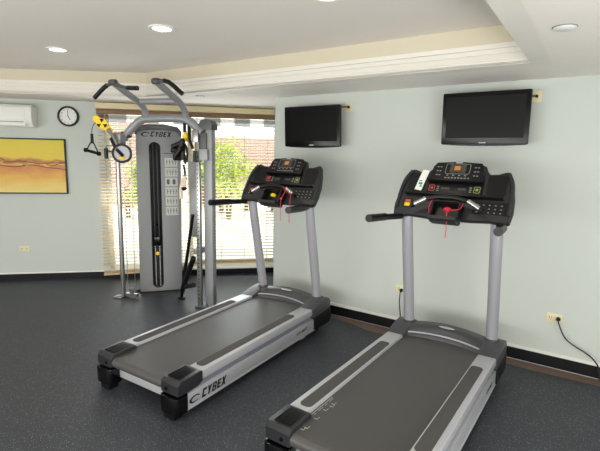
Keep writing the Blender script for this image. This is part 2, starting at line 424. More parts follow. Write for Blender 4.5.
pt = thing('painting', 'yellow and orange abstract landscape painting in a thin black frame', 'painting', W45(-2.42, 0, 1.155), math.radians(45))
pw = .545
M_art = bpy.data.materials.new('painted_canvas'); M_art.use_nodes = True
nt = M_art.node_tree; b = nt.nodes['Principled BSDF']; b.inputs['Roughness'].default_value = .7
tc = nt.nodes.new('ShaderNodeTexCoord'); sx_ = nt.nodes.new('ShaderNodeSeparateXYZ'); nt.links.new(tc.outputs['Object'], sx_.inputs[0])
ns = nt.nodes.new('ShaderNodeTexNoise'); ns.inputs['Scale'].default_value = 4; ns.inputs['Detail'].default_value = 6
mp = nt.nodes.new('ShaderNodeMapping'); mp.inputs['Scale'].default_value = (1, 1, 3); nt.links.new(tc.outputs['Object'], mp.inputs[0]); nt.links.new(mp.outputs[0], ns.inputs['Vector'])
m1 = nt.nodes.new('ShaderNodeMath'); m1.operation = 'MULTIPLY_ADD'; m1.inputs[1].default_value = .22; nt.links.new(ns.outputs['Fac'], m1.inputs[0]); nt.links.new(sx_.outputs[2], m1.inputs[2])
m2 = nt.nodes.new('ShaderNodeMath'); m2.operation = 'MULTIPLY_ADD'; m2.inputs[1].default_value = 1.25; m2.inputs[2].default_value = -.08; nt.links.new(m1.outputs[0], m2.inputs[0])
cr = nt.nodes.new('ShaderNodeValToRGB'); nt.links.new(m2.outputs[0], cr.inputs[0])
stops = [(0, (236, 222, 160)), (.14, (236, 212, 130)), (.30, (234, 190, 100)), (.42, (222, 158, 92)), (.50, (206, 142, 96)), (.53, (232, 196, 100)), (.58, (178, 116, 84)), (.615, (208, 160, 90)), (.64, (232, 204, 90)), (.8, (228, 208, 84)), (1, (220, 204, 92))]
while len(cr.color_ramp.elements) < len(stops): cr.color_ramp.elements.new(.5)
for e, (p, c) in zip(cr.color_ramp.elements, stops): e.position = p; e.color = lin(c)
nt.links.new(cr.outputs[0], b.inputs['Base Color'])
obj('canvas', [(box(B(), (-pw + .012, pw - .012), (-.022, -.004), (.012, .698)), M_art)], pt)
fb = B()
for x, z in (((-pw, pw), (0, .016)), ((-pw, pw), (.694, .71)), ((-pw, -pw + .016), (0, .71)), ((pw - .016, pw), (0, .71))): box(fb, x, (-.035, -.001), z, bev=.002)
obj('frame', [(fb, M_black)], pt)
st = B()
M_stroke = mat('umber_paint', (128, 78, 66), .7)
for pts, r in (([(-.2, .40), (0, .425), (.1, .405), (.25, .39), (.40, .40), (.53, .415)], .006), ([(.02, .365), (.15, .375), (.3, .34), (.45, .33), (.53, .315)], .006), ([(-.5, .36), (-.35, .44), (-.25, .46), (-.18, .43)], .006), ([(.3, .38), (.38, .36), (.46, .40), (.53, .40)], .005), ([(-.53, .30), (-.3, .38), (-.1, .34), (.05, .36)], .007)):
    tube(st, [(x, -.0215, z) for x, z in pts], r, 6, smooth=2)
for v in st.verts: v.co.y = -.0215 + (v.co.y + .0215) * .25
obj('brush_strokes', [(st, M_stroke)], pt)

def outlet(loc, rot, label, w=.118, group='ivory wall outlets'):
    t = thing('wall_outlet', label, 'outlet', loc, rot, group)
    obj('cover_plate', [(box(B(), (-w / 2, w / 2), (-.007, 0), (-.036, .036), bev=.003), M_ivory)], t)
    for x in (-w * .24, w * .24):
        s = B()
        for dx in (-.008, .008): box(s, (x + dx - .0016, x + dx + .0016), (-.0078, -.005), (-.004, .010))
        box(s, (x - .003, x + .003), (-.0078, -.005), (-.016, -.010))
        obj('socket', [(s, M_black)], t)
    return t
outlet(W45(-2.458, 0, .424), math.radians(45), 'ivory wall outlet under the yellow painting')
outlet((-.191, YA, .425), 0, 'ivory wall outlet at right with a black plug in it')
outlet((-1.512, YA, .428), 0, 'ivory wall outlet half hidden behind the near treadmill post')
def cable(loc, pts, label):
    t = thing('power_cord', label, 'power cord', loc)
    p = B(); lathe(p, [(0, .002), (.017, .002), (.017, .022), (.009, .036), (0, .036)], 16, RY)
    obj('plug', [(p, M_black)], t)
    obj('cord', [(tube(B(), [(0, -.034, 0)] + pts, .0055, 8, smooth=3), M_black)], t)
cable((-.163, YA - .007, .425), [(.01, -.05, -.03), (.06, -.05, -.14), (.14, -.045, -.19), (.235, -.045, -.23), (.305, -.04, -.30), (.318, -.06, -.36), (.32, -.07, -.425), (.40, -.075, -.4185)], 'black power cord curving down the wall at the right edge')
cable((-1.512, YA - .007, .415), [(.004, -.05, -.03), (.0, -.05, -.12), (.03, -.06, -.27), (.03, -.10, -.40), (.03, -.19, -.409)], 'black power cord hanging straight down behind the near treadmill')

# ---------------------------------------------------------------- televisions
def television(loc, w, h, label, tilt, plate):
    t = thing('television', label, 'television', loc, 0, 'wall mounted televisions')
    R = Matrix.Rotation(math.radians(tilt), 4, 'X')
    fr_ = B(); prism(fr_, rrect(-w / 2, w / 2, -h / 2, h / 2, .012), 0, .035, R @ RY @ Matrix.Translation((0, 0, .0)), bev=.006)
    lowc = [(-w / 2 + .01, -h / 2 + .01)] + [(w / 2 * x, -h / 2 - .012 * (1 - x * x)) for x in [-.95 + .1 * k for k in range(20)]] + [(w / 2 - .01, -h / 2 + .01)]
    prism(fr_, lowc, 0, .034, R @ RY)
    obj('bezel', [(fr_, M_tv)], t)
    obj('screen', [(box(B(), (-w / 2 + .035, w / 2 - .035), (-.0365, -.034), (-h / 2 + .055, h / 2 - .035), M=R), M_tvs)], t)
    obj('casing', [(box(B(), (-w * .36, w * .36), (0, .05), (-h * .36, h * .34), bev=.02, M=R), M_black)], t)
    lg = B(); box(lg, (-.026, .026), (-.0372, -.034), (-h / 2 + .012, -h / 2 + .021), M=R)
    obj('logo', [(lg, M_mark)], t)
    sp_ = B(); box(sp_, (-w / 2 + .12, w / 2 - .12), (-.036, -.03), (-h / 2 - .004, -h / 2 + .0), M=R)
    obj('speaker_slot', [(sp_, M_black)], t)
    mb = B(); box(mb, (-.1, .1), (.05, .062), (-.1, .1)); box(mb, (-.03, .03), (.06, YA - loc[1] - .012), (-.03, .03)); box(mb, (-.11, .11), (YA - loc[1] - .014, YA - loc[1]), (-.12, .12))
    obj('wall_mount', [(mb, M_black)], t)
    return t
television((-2.51, 3.955, 2.012), .672, .41, 'smaller black wall television above the far treadmill', 3, None)
television((-.835, 3.955, 2.043), .680, .425, 'black wall television above the near treadmill, at right', 3, None)
for x, z, lab in ((-2.17, 2.205, 'ivory cable plate on the wall right of the far television'), (-.482, 2.215, 'ivory cable plate on the wall right of the near television')):
    t = thing('cable_plate', lab, 'wall plate', (x, YA, z), 0, 'cable plates beside the televisions')
    obj('plate', [(box(B(), (-.05, .034), (-.007, 0), (-.045, .045), bev=.003), M_ivory)], t)
    j = B(); lathe(j, [(0, .004), (.012, .004), (.012, .03), (0, .034)], 12, RY)
    tube(j, [(0, -.03, 0), (-.03, -.05, -.0), (-.10, -.055, .0)], .006, 8, smooth=2)
    obj('connector', [(j, M_black)], t)

# ---------------------------------------------------------------- ceiling lights
for i, (x, y, lab) in enumerate(((-4.2, 2.26, 'lit recessed ceiling light farthest left in the raised tray'), (-2.80, 2.29, 'lit recessed ceiling light second from left in the raised tray'), (-1.405, 2.33, 'lit recessed ceiling light cut off by the top edge of the picture'))):
    t = thing('recessed_light', lab, 'ceiling light', (x, y, TOP), 0, 'recessed lights in the ceiling tray')
    obj('trim_ring', [(lathe(B(), [(.066, 0), (.098, 0), (.098, -.006), (.088, -.011), (.07, -.008), (.066, -.003), (.066, 0)], 32), M_cap)], t)
    obj('lens', [(lathe(B(), [(0, -.0045), (.067, -.0045), (.067, -.001), (0, -.001)], 32), M_lamp)], t)
    l = bpy.data.lights.new('lamp', 'SPOT'); l.energy = 16; l.spot_size = 2.3; l.spot_blend = .6; l.shadow_soft_size = .06; l.color = (1, .9, .76)
    lo = bpy.data.objects.new('lamp', l); COL.objects.link(lo); lo.parent = t; lo.location = (0, 0, -.02)
for x, y, r, lab in ((-.215, 2.60, .052, 'round white cover plate on the low ceiling at upper right'), (-3.807, 3.62, .05, 'small round cover plate on the low ceiling above the cable tower')):
    o = tag(obj('ceiling_cover', [(lathe(B(), [(0, -.012), (r * .8, -.012), (r, -.006), (r, 0), (0, 0)], 28, Matrix.Translation((x, y, SOF))), M_cap), (lathe(B(), [(r * 1.01, -.0045), (r * 1.06, -.003), (r * 1.06, 0), (r * 1.01, 0)], 28, Matrix.Translation((x, y, SOF))), M_groove)]), lab, 'ceiling cover')

# ---------------------------------------------------------------- treadmills
def swoosh(bm, s, M):
    pts = []
    for k in range(28):
        a = math.radians(20 + 300 * k / 27); pts.append((1.0 * math.cos(a), .52 * math.sin(a)))
    o_, i_ = [], []
    for k, (x, y) in enumerate(pts):
        w = .09 + .17 * math.sin(math.pi * k / 27)
        o_.append((x * (1 + w), y * (1 + w))); i_.append((x * (1 - w), y * (1 - w)))
    prism(bm, [(x * s + y * s * .3, y * s) for x, y in o_ + i_[::-1]], 0, .0015, M)

def block_word(bm, size, M, shear=.28, w=.24, gap=.16):
    L = {'C': [[(0, 0), (.62, 0), (.62, w), (w, w), (w, 1 - w), (.62, 1 - w), (.62, 1), (0, 1)]],
         'Y': [[(.2, 0), (.2 + w, 0), (.2 + w, .42), (.66, 1), (.40, 1), (.32, .66), (.24, 1), (0, 1), (.2, .42)]],
         'B': [[(0, 0), (.5, 0), (.63, .1), (.63, .42), (.55, .5), (.63, .58), (.63, .9), (.5, 1), (0, 1), (0, .84), (.42, .84), (.42, .58), (.2, .58), (.2, .42), (.42, .42), (.42, .16), (0, .16)], [(0, .16), (.2, .16), (.2, .84), (0, .84)]],
         'E': [[(0, 0), (.58, 0), (.58, w * .85), (w, w * .85), (w, .40), (.52, .40), (.52, .60), (w, .60), (w, 1 - w * .85), (.58, 1 - w * .85), (.58, 1), (0, 1)]],
         'X': [[(0, 0), (w + .02, 0), (.34, .3), (.42, 0), (.70, 0), (.48, .5), (.70, 1), (.44, 1), (.36, .7), (.26, 1), (0, 1), (.2, .5)]]}
    x0 = 0
    for ch in 'CYBEX':
        for pl in L[ch]:
            prism(bm, [((x0 + x + y * shear) * size, y * size) for x, y in pl], 0, .0015, M)
        x0 += max(p[0] for p in L[ch][0]) + gap

HW = .415
def treadmill(loc, rot, label, near):
    t = thing('treadmill', label, 'treadmill', loc, rot, 'treadmills facing the television wall')
    # belt
    b_ = B(); prof = [(.03, .245)]
    loop = [(1.80, .262), (.08, .262)] + [(.06 - .036 * math.sin(a), .226 + .036 * math.cos(a)) for a in [math.pi * k / 10 for k in range(11)]] + [(1.80, .190)]
    prism(b_, loop, -.30, .30, frame((0, 0, 0), (0, 1, 0), (0, 0, 1), (1, 0, 0)))
    obj('belt', [(b_, M_belt)], t)
    if near:
        m = B()
        box(m, (-.283, -.280), (.06, .50), (.2618, .2628))
        for y, ln in ((.09, .05), (.16, .03), (.21, .035), (.27, .02), (.32, .05), (.39, .03), (.44, .045)):
            box(m, (-.270, -.2675), (y, y + ln), (.2618, .2628))
        for y, x in ((.11, -.255), (.135, -.245), (.24, -.25), (.345, -.255), (.40, -.245), (.43, -.25)):
            box(m, (x, x + .018), (y, y + .004), (.2618, .2628)); box(m, (x + .018, x + .0205), (y, y + .03), (.2618, .2628))
        obj('belt_markings', [(m, M_mark)], t)
    # side rails
    for s in (-1, 1):
        q = lambda a, b: (min(s * a, s * b), max(s * a, s * b))
        r = B(); box(r, q(.294, HW + .006), (.20, 1.74), (.222, .284), bev=.008); 
        ro = obj('upper_rail', [(r, M_silver), (box(B(), q(.31, HW - .012), (.08, 1.74), (.166, .226)), M_groove)], t)
        box_ = B(); prism(box_, rrect(q(.304, .384)[0], q(.304, .384)[1], .28, 1.44, .03), .2835, .2868)
        obj('foot_pad', [(box_, M_foot)], ro)
        lr = B(); box(lr, q(.345, HW + .006), (.075, 1.735), (.062, .176), bev=.006)
        box(lr, q(HW, HW + .012), (.075, 1.735), (.066, .074), bev=.002)
        lo = obj('lower_rail', [(lr, M_silver)], t)
        box_ = B(); box(box_, q(.38, HW - .01), (1.50, 1.58), (.035, .07), bev=.004)
        obj('rail_tab', [(box_, M_silver)], lo)
        MT = frame((s * (HW + .0062), (.108 if s > 0 else .50), .086), (0, s, 0), (0, 0, 1), (s, 0, 0))
        lg = B(); block_word(lg, .061, MT @ Matrix.Translation((.118, .004, 0)))
        swoosh(lg, .040, MT @ Matrix.Translation((.058, .032, 0)))
        obj('logo', [(lg, M_black)], lo)
        MT = frame((s * (HW + .0062), 1.40 if s > 0 else 1.62, .118), (0, s, 0), (0, 0, 1), (s, 0, 0))
        obj('model_lettering', [(text(B(), 'CX-445T', .036, MT, shear=.2, bold=.0008, depth=.001, sx=1.3), M_dark)], lo)
        # rear caps and feet
        cpb = B(); prism(cpb, [(.02, .195), (.02, .262), (.045, .286), (.22, .293), (.24, .285), (.24, .215), (.20, .196), (.05, .188)], q(.262, HW + .012)[0], q(.262, HW + .012)[1], frame((0, 0, 0), (0, 1, 0), (0, 0, 1), (1, 0, 0)), bev=.010)
        co = obj('rear_cap', [(cpb, M_capd)], t)
        gb = B()
        for k in range(8): box(gb, (s * .29 + s * .014 * k - .002, s * .29 + s * .014 * k + .002), (.06, .215), (.288, .2945))
        obj('cap_grooves', [(gb, M_black)], co)
        sc = B(); lathe(sc, [(0, .004), (.011, .004), (.011, -.004), (0, -.004)], 14, frame((s * .315, .019, .225), (1, 0, 0), (0, 0, 1), (0, -1, 0)))
        obj('adjuster_bolt', [(sc, M_gloss)], co)
        fb_ = B(); prism(fb_, rrect(q(.262, HW + .014)[0], q(.262, HW + .014)[1], -.0, .115, .03), .06, .182, bev=.012)
        obj('rear_foot', [(fb_, M_gloss)], t)
        wl = B(); box(wl, q(.29, .39), (.01, .09), (.0 if near else .0195, .07), bev=.01)
        obj('leveling_foot', [(wl, M_black)], t)
        # front boots and masts
        bt = B(); prism(bt, [(1.67, .195), (1.66, .288), (1.72, .302), (1.82, .326), (1.92, .335), (1.98, .318), (2.01, .28), (2.01, .205), (1.9, .19)], q(.285, HW + .018)[0], q(.285, HW + .018)[1], frame((0, 0, 0), (0, 1, 0), (0, 0, 1), (1, 0, 0)), bev=.016)
        obj('front_boot', [(bt, M_boot)], t)
        lb = B(); prism(lb, [(1.70, .07), (1.70, .20), (1.99, .215), (2.02, .19), (2.02, .09), (1.98, .065)], q(.30, HW + .02)[0], q(.30, HW + .02)[1], frame((0, 0, 0), (0, 1, 0), (0, 0, 1), (1, 0, 0)), bev=.012)
        obj('front_housing', [(lb, M_black)], t)
        lb = B(); lathe(lb, [(0, -.03), (.045, -.03), (.05, 0), (.045, .03), (0, .03)], 20, frame((s * .34, 1.85, .05), (0, 1, 0), (0, 0, 1), (1, 0, 0)))
        obj('wheel', [(lb, M_black)], t)
        mb = B(); tube(mb, [(s * .335, 1.91, .26), (s * .335, 1.85, .60), (s * .335, 1.735, 1.16), (s * .335, 1.72, 1.27)], .044, 20, smooth=1, sx=.95)
        mo_ = obj('mast', [(mb, M_mast)], t)
        cl = B(); lathe(cl, [(.042, -.02), (.06, -.02), (.056, .010), (.044, .016), (.042, -.02)], 20, Matrix.Translation((s * .335, 1.898, .326)))
        obj('mast_collar', [(cl, M_boot)], mo_)
    # rear crossbar, base frame, hood
    obj('rear_crossbar', [(box(B(), (-.30, .30), (.085, .12), (.10, .186), bev=.006), M_silver)], t)
    obj('base_pan', [(box(B(), (-.30, .30), (.3, 1.95), (.075, .185)), M_black)], t)
    hd = B(); n = 24
    def hood_pt(u, v):                                    # u across, v front to back
        x = -.30 + .60 * u; arch = 1 - (2 * u - 1) ** 2
        y0 = 1.72 + .055 * arch
        y = y0 + (1.99 - y0) * v
        z = .262 + (.062 + .032 * arch) * math.sin(min(1, v * 2.2) * math.pi / 2) - .10 * max(0, v - .75) ** 1.0
        return Vector((x, y, z))
    g = [[hd.verts.new(hood_pt(i / n, j / 12)) for j in range(13)] for i in range(n + 1)]
    for i in range(n):
        for j in range(12): hd.faces.new((g[i][j], g[i + 1][j], g[i + 1][j + 1], g[i][j + 1]))
    bd = [[v, hd.verts.new((v.co.x, v.co.y, .18))] for v in [g[i][12] for i in range(n + 1)]]
    for a, b in zip(bd, bd[1:]): hd.faces.new((a[0], b[0], b[1], a[1]))
    bd = [[v, hd.verts.new((v.co.x, v.co.y, .18))] for v in [g[i][0] for i in range(n + 1)]]
    for a, b in zip(bd, bd[1:]): hd.faces.new((a[0], a[1], b[1], b[0]))
    bmesh.ops.recalc_face_normals(hd, faces=hd.faces[:])
    ho = obj('motor_hood', [(hd, M_boot)], t, sharp=60)
    lp = B(); tube(lp, [hood_pt(.03 + .94 * k / 16, .12) + Vector((0, -.012, -.0)) for k in range(17)], .007, 8)
    obj('hood_lip', [(lp, M_mast)], ho)
    cpos = hood_pt(.5, .36) + Vector((0, 0, .003))
    lg = B(); lathe(lg, [(0, .004), (.03, .003), (.034, 0), (0, -.002)], 28, Matrix.Translation(cpos) @ Matrix.Diagonal((1.9, .62, 1, 1)))
    obj('logo_badge', [(lg, M_silver)], ho)
    # console, built on its own slope: x across, y up the face, z toward the runner
    cf = frame((0, 1.655, 1.295), (1, 0, 0), (0, .555, .832), (0, -.832, .555))
    half = [(0, -.03), (.16, -.03), (.30, -.02), (.39, -.035), (.425, -.02), (.436, .06), (.430, .17), (.405, .29), (.378, .372), (.36, .392), (.335, .390), (.29, .372), (.235, .368), (.212, .395), (.195, .436), (.165, .449), (0, .458)]
    outl = half + [(-x, y) for x, y in half[::-1][1:-1]]
    sh = B(); prism(sh, outl, -.05, .0, cf, bev=.016)
    bk_ = [(x * .93, .02 + y * .88) for x, y in outl]
    prism(sh, bk_, -.10, -.04, cf, bev=.03)
    con = obj('console', [(sh, M_dark)], t, sharp=50)
    def cbox(name, x, y, z, m, bev=.0, extra=None):
        return obj(name, [(box(B(), x, y, z, bev, cf), m)] + (extra or []), con)
    # side pockets
    for s in (-1, 1):
        q = lambda a, b: (min(s * a, s * b), max(s * a, s * b))
        p = B(); a, b = q(.228, .365); prism(p, rrect(a, b, .185, .352, .02), .0, .003, cf)
        obj('side_pocket', [(p, M_black)], con)
        tube_ = B(); tube(tube_, [cf @ Vector((s * .412, .03, -.0)), cf @ Vector((s * .410, .27, .010)), cf @ Vector((s * .362, .37, .006))], .014, 8, smooth=2)
        obj('pocket_rim', [(tube_, M_dark)], con)
        hb = B()
        tube(hb, [(s * .36, 1.66, 1.255), (s * .40, 1.56, 1.255), (s * .418, 1.45, 1.262), (s * .435, 1.25, 1.27)], .024, 12, smooth=2)
        ho_ = obj('side_handrail', [(hb, M_black)], t)
        gp = B(); tube(gp, [(s * .416, 1.47, 1.262), (s * .436, 1.225, 1.272)], .029, 14)
        obj('foam_grip', [(gp, M_black)], ho_)
    # display slab
    dsp = B(); prism(dsp, [(-.198, .285), (.198, .285), (.192, .40), (.168, .440), (0, .452), (-.168, .440), (-.192, .40)], 0, .032, cf, bev=.008)
    ds = obj('display_panel', [(dsp, M_black)], t)
    z = .0325
    bz_ = B(); prism(bz_, rrect(-.092, .092, .338, .430, .012), .031, z, cf, hole=rrect(-.088, .088, .342, .426, .01))
    obj('display_border', [(bz_, M_key)], ds)
    obj('screen', [(box(B(), (-.060, .060), (.352, .420), (.031, z + .0008), M=cf), M_screen), (box(B(), (-.026, .018), (.372, .408), (.0325, z + .002), M=cf), M_amber)], ds)
    for s in (-1, 1):
        for k in range(3):
            for dx in (0, .022): cbox('key', (s * .14 - .007 + dx - .011, s * .14 + .007 + dx - .011), (.322 + k * .036, .331 + k * .036), (.031, z + .001), M_key).parent = ds
    for k in range(8): cbox('key', (-.085 + k * .024, -.070 + k * .024), (.298, .308), (.031, z + .001), M_key).parent = ds
    for k in range(4): cbox('key', (-.075 + k * .044, -.060 + k * .044), (.322, .330), (.031, z + .001), M_key).parent = ds
    obj('logo_plate', [(box(B(), (-.025, .025), (.436, .444), (.031, z + .001), M=cf), M_mark)], ds)
    obj('reading_ledge', [(box(B(), (-.208, .208), (.268, .284), (0, .052), .006, cf), M_black)], con)
    st_ = obj('lower_display', [(box(B(), (-.205, .205), (.178, .262), (0, .012), .004, cf), M_black)], t)
    obj('small_screen', [(box(B(), (-.095, -.035), (.208, .230), (.01, .0128), M=cf), M_screen)], st_)
    obj('small_screen', [(box(B(), (.03, .09), (.208, .230), (.01, .0128), M=cf), M_screen)], st_)
    for nm_, x0, m_ in (('stop_key', -.19, M_redl), ('start_key', .145, M_grn)):
        k_ = B(); prism(k_, rrect(x0, x0 + .045, .192, .246, .008), .011, .0132, cf, hole=rrect(x0 + .004, x0 + .041, .196, .242, .006))
        box(k_, (x0 + .014, x0 + .031), (.21, .23), (.011, .0132), M=cf)
        obj(nm_, [(k_, m_)], st_)
    for x in (-.13, .112):
        for k in range(3): cbox('key', (x, x + .018), (.194 + k * .018, .202 + k * .018), (.011, .0132), M_key).parent = st_
    led = B(); prism(led, [(-.36, .146), (.36, .146), (.36, .160), (.20, .164), (-.20, .164), (-.36, .160)], 0, .045, cf, bev=.005)
    obj('lower_ledge', [(led, M_black)], con)
    # label, keypad
    obj('notice_label', [(box(B(), (-.37, -.29), (.038, .118), (0, .0015), M=cf), M_black), (box(B(), (-.352, -.308), (.05, .08), (.0012, .0025), M=cf), M_yel), (box(B(), (-.352, -.308), (.086, .108), (.0012, .0025), M=cf), M_redl)], con)
    kp = B(); prism(kp, rrect(.165, .395, .03, .132, .01), 0, .0015, cf)
    ko = obj('keypad', [(kp, M_black)], t)
    for r_ in range(3):
        for k in range(5): cbox('key', (.19 + k * .04, .202 + k * .04), (.042 + r_ * .03, .050 + r_ * .03), (.001, .0028), M_key).parent = ko
    # heart-rate bar and fan box
    hbp = [(-.26, .012, .085), (-.12, .09, .105), (.12, .09, .105), (.26, .012, .085)]
    hb = B(); tube(hb, [cf @ Vector(p) for p in hbp], .0185, 12, smooth=1)
    hr = obj('heart_rate_bar', [(hb, M_black)], t)
    for s in (-1, 1):
        gp = B(); tube(gp, [cf @ Vector((s * .235, .026, .088)), cf @ Vector((s * .152, .072, .102))], .0192, 12)
        obj('metal_grip', [(gp, M_grip)], hr)
    fbx = B(); prism(fbx, rrect(-.108, .108, -.085, .075, .02), 0, .10, cf, bev=.012, hole=rrect(-.088, .088, -.066, .056, .014))
    box(fbx, (-.10, .10), (-.08, .07), (0, .03), M=cf)
    fo = obj('fan_box', [(fbx, M_black)], con)
    obj('tray_lip', [(box(B(), (-.10, .10), (-.10, -.068), (.05, .128), .012, cf), M_dark)], con)
    kx = .0 if near else -.02
    ky = B(); lathe(ky, [(0, .016), (.018, .013), (.024, 0), (0, 0)], 18, cf @ Matrix.Translation((kx, .03, .03)) @ Matrix.Diagonal((1.35, .8, 1, 1)))
    obj('safety_key', [(ky, M_red if near else M_yel)], con)
    rc = B()
    P = lambda x, y, z: cf @ Vector((x, y, z))
    if near:
        k0 = P(.01, .03, .05); e = P(.035, -.01, .12)
        tube(rc, [k0, P(.025, .01, .10), e, P(.032, -.06, .14), e + Vector((0, -.02, -.12)), e + Vector((-.004, -.02, -.21))], .003, 6, smooth=2)
        tube(rc, [e, P(.07, -.02, .12), P(.115, .0, .11), P(.12, .05, .10)], .003, 6, smooth=2)
        tube(rc, [P(-.10, .06, .11), P(-.118, .01, .105), P(-.10, -.05, .11)], .0025, 6, smooth=2)
    else:
        a0 = P(.165, .045, .115)
        tube(rc, [a0, P(.17, .0, .13), P(.16, -.06, .14), P(.16, -.06, .14) + Vector((0, 0, -.20))], .003, 6, smooth=2)
        a1 = P(.235, .01, .11)
        tube(rc, [P(.12, .08, .12), a0, a1, P(.25, -.06, .12), P(.245, -.06, .12) + Vector((0, 0, -.2))], .003, 6, smooth=2)
        lathe(rc, [(0, -.012), (.012, -.006), (.012, .006), (0, .012)], 10, Matrix.Translation(P(.165, -.055, .14)))
    obj('safety_cord', [(rc, M_red)], con)
    return t, cf
T1, cf = treadmill((-2.497, 1.72, 0), math.radians(1.3), 'far treadmill, left of the two, standing by the window blind', False)
T1.location.z = -.0195; T1.rotation_euler.x = math.radians(.6)      # its deck climbs a little to the front
T2, cf = treadmill((-.938, 1.66, 0), math.radians(-1.1), 'near treadmill, right of the two, its rear end cut off by the picture edge', True)
cdm = Matrix.Translation(T2.location) @ Matrix.Rotation(math.radians(-1.1), 4, 'Z') @ cf @ Matrix.Translation((-.275, .195, .008)) @ Matrix.Rotation(math.radians(-8), 4, 'Z')
for ch in T2.children_recursive:                 # the near machine's deck is a little shorter
    for v in ch.data.vertices:
        if v.co.y < 1.6: v.co.y = 1.6 - (1.6 - v.co.y) * .97
ct = thing('card', 'white card with a teal print leaning in the console pocket of the near treadmill', 'card', cdm.translation)
c1 = B(); box(c1, (-.028, .028), (0, .185), (-.001, .001), M=cdm)
c2 = B(); box(c2, (-.016, .014), (.05, .07), (.0005, .0016), M=cdm); box(c2, (-.020, .004), (.078, .088), (.0005, .0016), M=cdm); box(c2, (.0, .018), (.03, .044), (.0005, .0016), M=cdm)
obj('sheet', [(c1, M_paper), (c2, M_teal)], ct, world=True)

# ---------------------------------------------------------------- cable machine
PM = Vector((-4.589, 3.062, 0)); UD = Vector((1.049, .351, 0)).normalized(); ND = Vector((UD.y, -UD.x, 0))
def MP(u, z, o=0.0): return PM + UD * u + ND * o + Vector((0, 0, z))      # along the columns' line, up, toward the front
cm = thing('cable_machine', 'tall grey cable machine with weight stack tower, pull-up bars and pulleys', 'exercise machine', (-4.2, 3.4, 0))
TW = frame((-4.395, 3.49, 0), (.614, .789, 0), (0, 0, 1), (.789, -.614, 0))       # local x across, y up, z toward the front
def put(name, parts, parent=None, sharp=35):
    # geometry given in room coordinates; children of parts share the machine's origin
    out = []
    for bm, m in parts:
        bm.transform(Matrix.Translation(-cm.location)); out.append((bm, m))
    return obj(name, out, parent or cm, sharp=sharp)
outline = [(-.252, .01), (.247, .01), (.262, 1.90), (.25, 1.945), (.20, 1.972), (0, 1.985), (-.19, 1.972), (-.235, 1.945), (-.245, 1.90)]
slot = rrect(-.095, .022, .06, 1.832, .058, 8)
sh = B(); prism(sh, outline, -.05, 0, TW, hole=slot, bev=.006)
shroud = put('shroud', [(sh, M_panel)])
sb = B(); box(sb, (-.245, -.235), (.01, 1.93), (-.36, -.05), M=TW); box(sb, (.235, .245), (.01, 1.93), (-.36, -.05), M=TW); box(sb, (-.245, .245), (.01, 1.93), (-.37, -.36), M=TW); box(sb, (-.245, .245), (1.925, 1.945), (-.37, -.04), M=TW)
put('housing', [(sb, M_gymd)])
put('base_plate', [(box(B(), (-.255, .25), (.0, .012), (-.37, .005), M=TW), M_black)])
put('slot_back', [(box(B(), (-.12, .05), (.02, 1.87), (-.20, -.19), M=TW), M_dark)], shroud)
ed = B(); tube(ed, [TW @ Vector((x, y, .001)) for x, y in slot + slot[:1]], .006, 6); put('slot_edge', [(ed, M_black)], shroud)
cap = B(); prism(cap, [(-.25, 1.93), (-.215, 1.968), (-.10, 1.985), (.05, 1.99), (.18, 1.982), (.245, 1.955), (.262, 1.90), (.275, 1.90), (.275, 1.97), (.23, 2.02), (.1, 2.045), (-.1, 2.045), (-.22, 2.02), (-.262, 1.96)], -.36, .025, TW, bev=.008)
put('top_cap', [(cap, M_gymd)])
lg = B(); block_word(lg, .060, TW @ Matrix.Translation((-.082, 1.90, .0005)))
swoosh(lg, .042, TW @ Matrix.Translation((-.132, 1.925, .0005)))
put('logo', [(lg, M_black)], shroud)
for k in range(20):
    z0 = .07 + k * .0255
    p = B(); box(p, (-.10, .03), (z0, z0 + .0235), (-.12, -.03), .003, TW)
    m = B(); box(m, (-.066, -.055), (z0 + .007, z0 + .016), (-.031, -.0285), M=TW); box(m, (-.016, -.004), (z0 + .007, z0 + .016), (-.031, -.0285), M=TW)
    put('weight_plate', [(p, M_black), (m, M_paper)])
hp = B(); box(hp, (-.07, -.005), (.582, .69), (-.11, -.04), .01, TW); lathe(hp, [(0, 0), (.02, 0), (.02, .15), (.012, .16), (0, .16)], 14, TW @ Matrix.Translation((-.036, .68, -.075)) @ Matrix.Rotation(math.radians(-90), 4, 'X'))
put('stack_head', [(hp, M_gloss)])
gr = B()
for x in (-.06, -.012): tube(gr, [TW @ Vector((x, .6, -.075)), TW @ Vector((x, 1.87, -.075))], .008, 8)
put('guide_rods', [(gr, M_gymd)])
pn = B(); lathe(pn, [(0, 0), (.014, 0), (.021, .015), (.021, .03), (0, .034)], 16, TW @ Matrix.Translation((-.036, .487, -.03)))
put('selector_pin', [(pn, M_yel)])
# instruction placard of six tiles
hl = B(); box(hl, (.065, .235), (1.70, 1.712), (0, .001), M=TW); put('placard_heading', [(hl, M_gymd)], shroud)
for k in range(6):
    z1 = 1.655 - k * .118
    tl = B(); box(tl, (.075, .222), (z1 - .105, z1), (0, .0016), M=TW)
    mk = B()
    for j in range(4 if k != 2 else 2):
        x = .092 + j * (.034 if k != 2 else .068)
        if k == 2: prism(mk, rrect(x, x + .035, z1 - .082, z1 - .02, .014), .0012, .0024, TW)
        else:
            lathe(mk, [(0, .0012), (.006, .0012), (.006, .0024), (0, .0024)], 10, TW @ Matrix.Translation((x + .006, z1 - .026, 0)))
            box(mk, (x + .002, x + .010), (z1 - .062, z1 - .034), (.0012, .0024), M=TW); box(mk, (x + (k + j) % 3 * .004, x + .006 + (k + j) % 3 * .004), (z1 - .086, z1 - .06), (.0012, .0024), M=TW)
            box(mk, (x + .008, x + .022), (z1 - .05, z1 - .044), (.0012, .0024), M=TW)
    put('instruction_tile', [(tl, M_mark), (mk, M_gymd)], shroud)

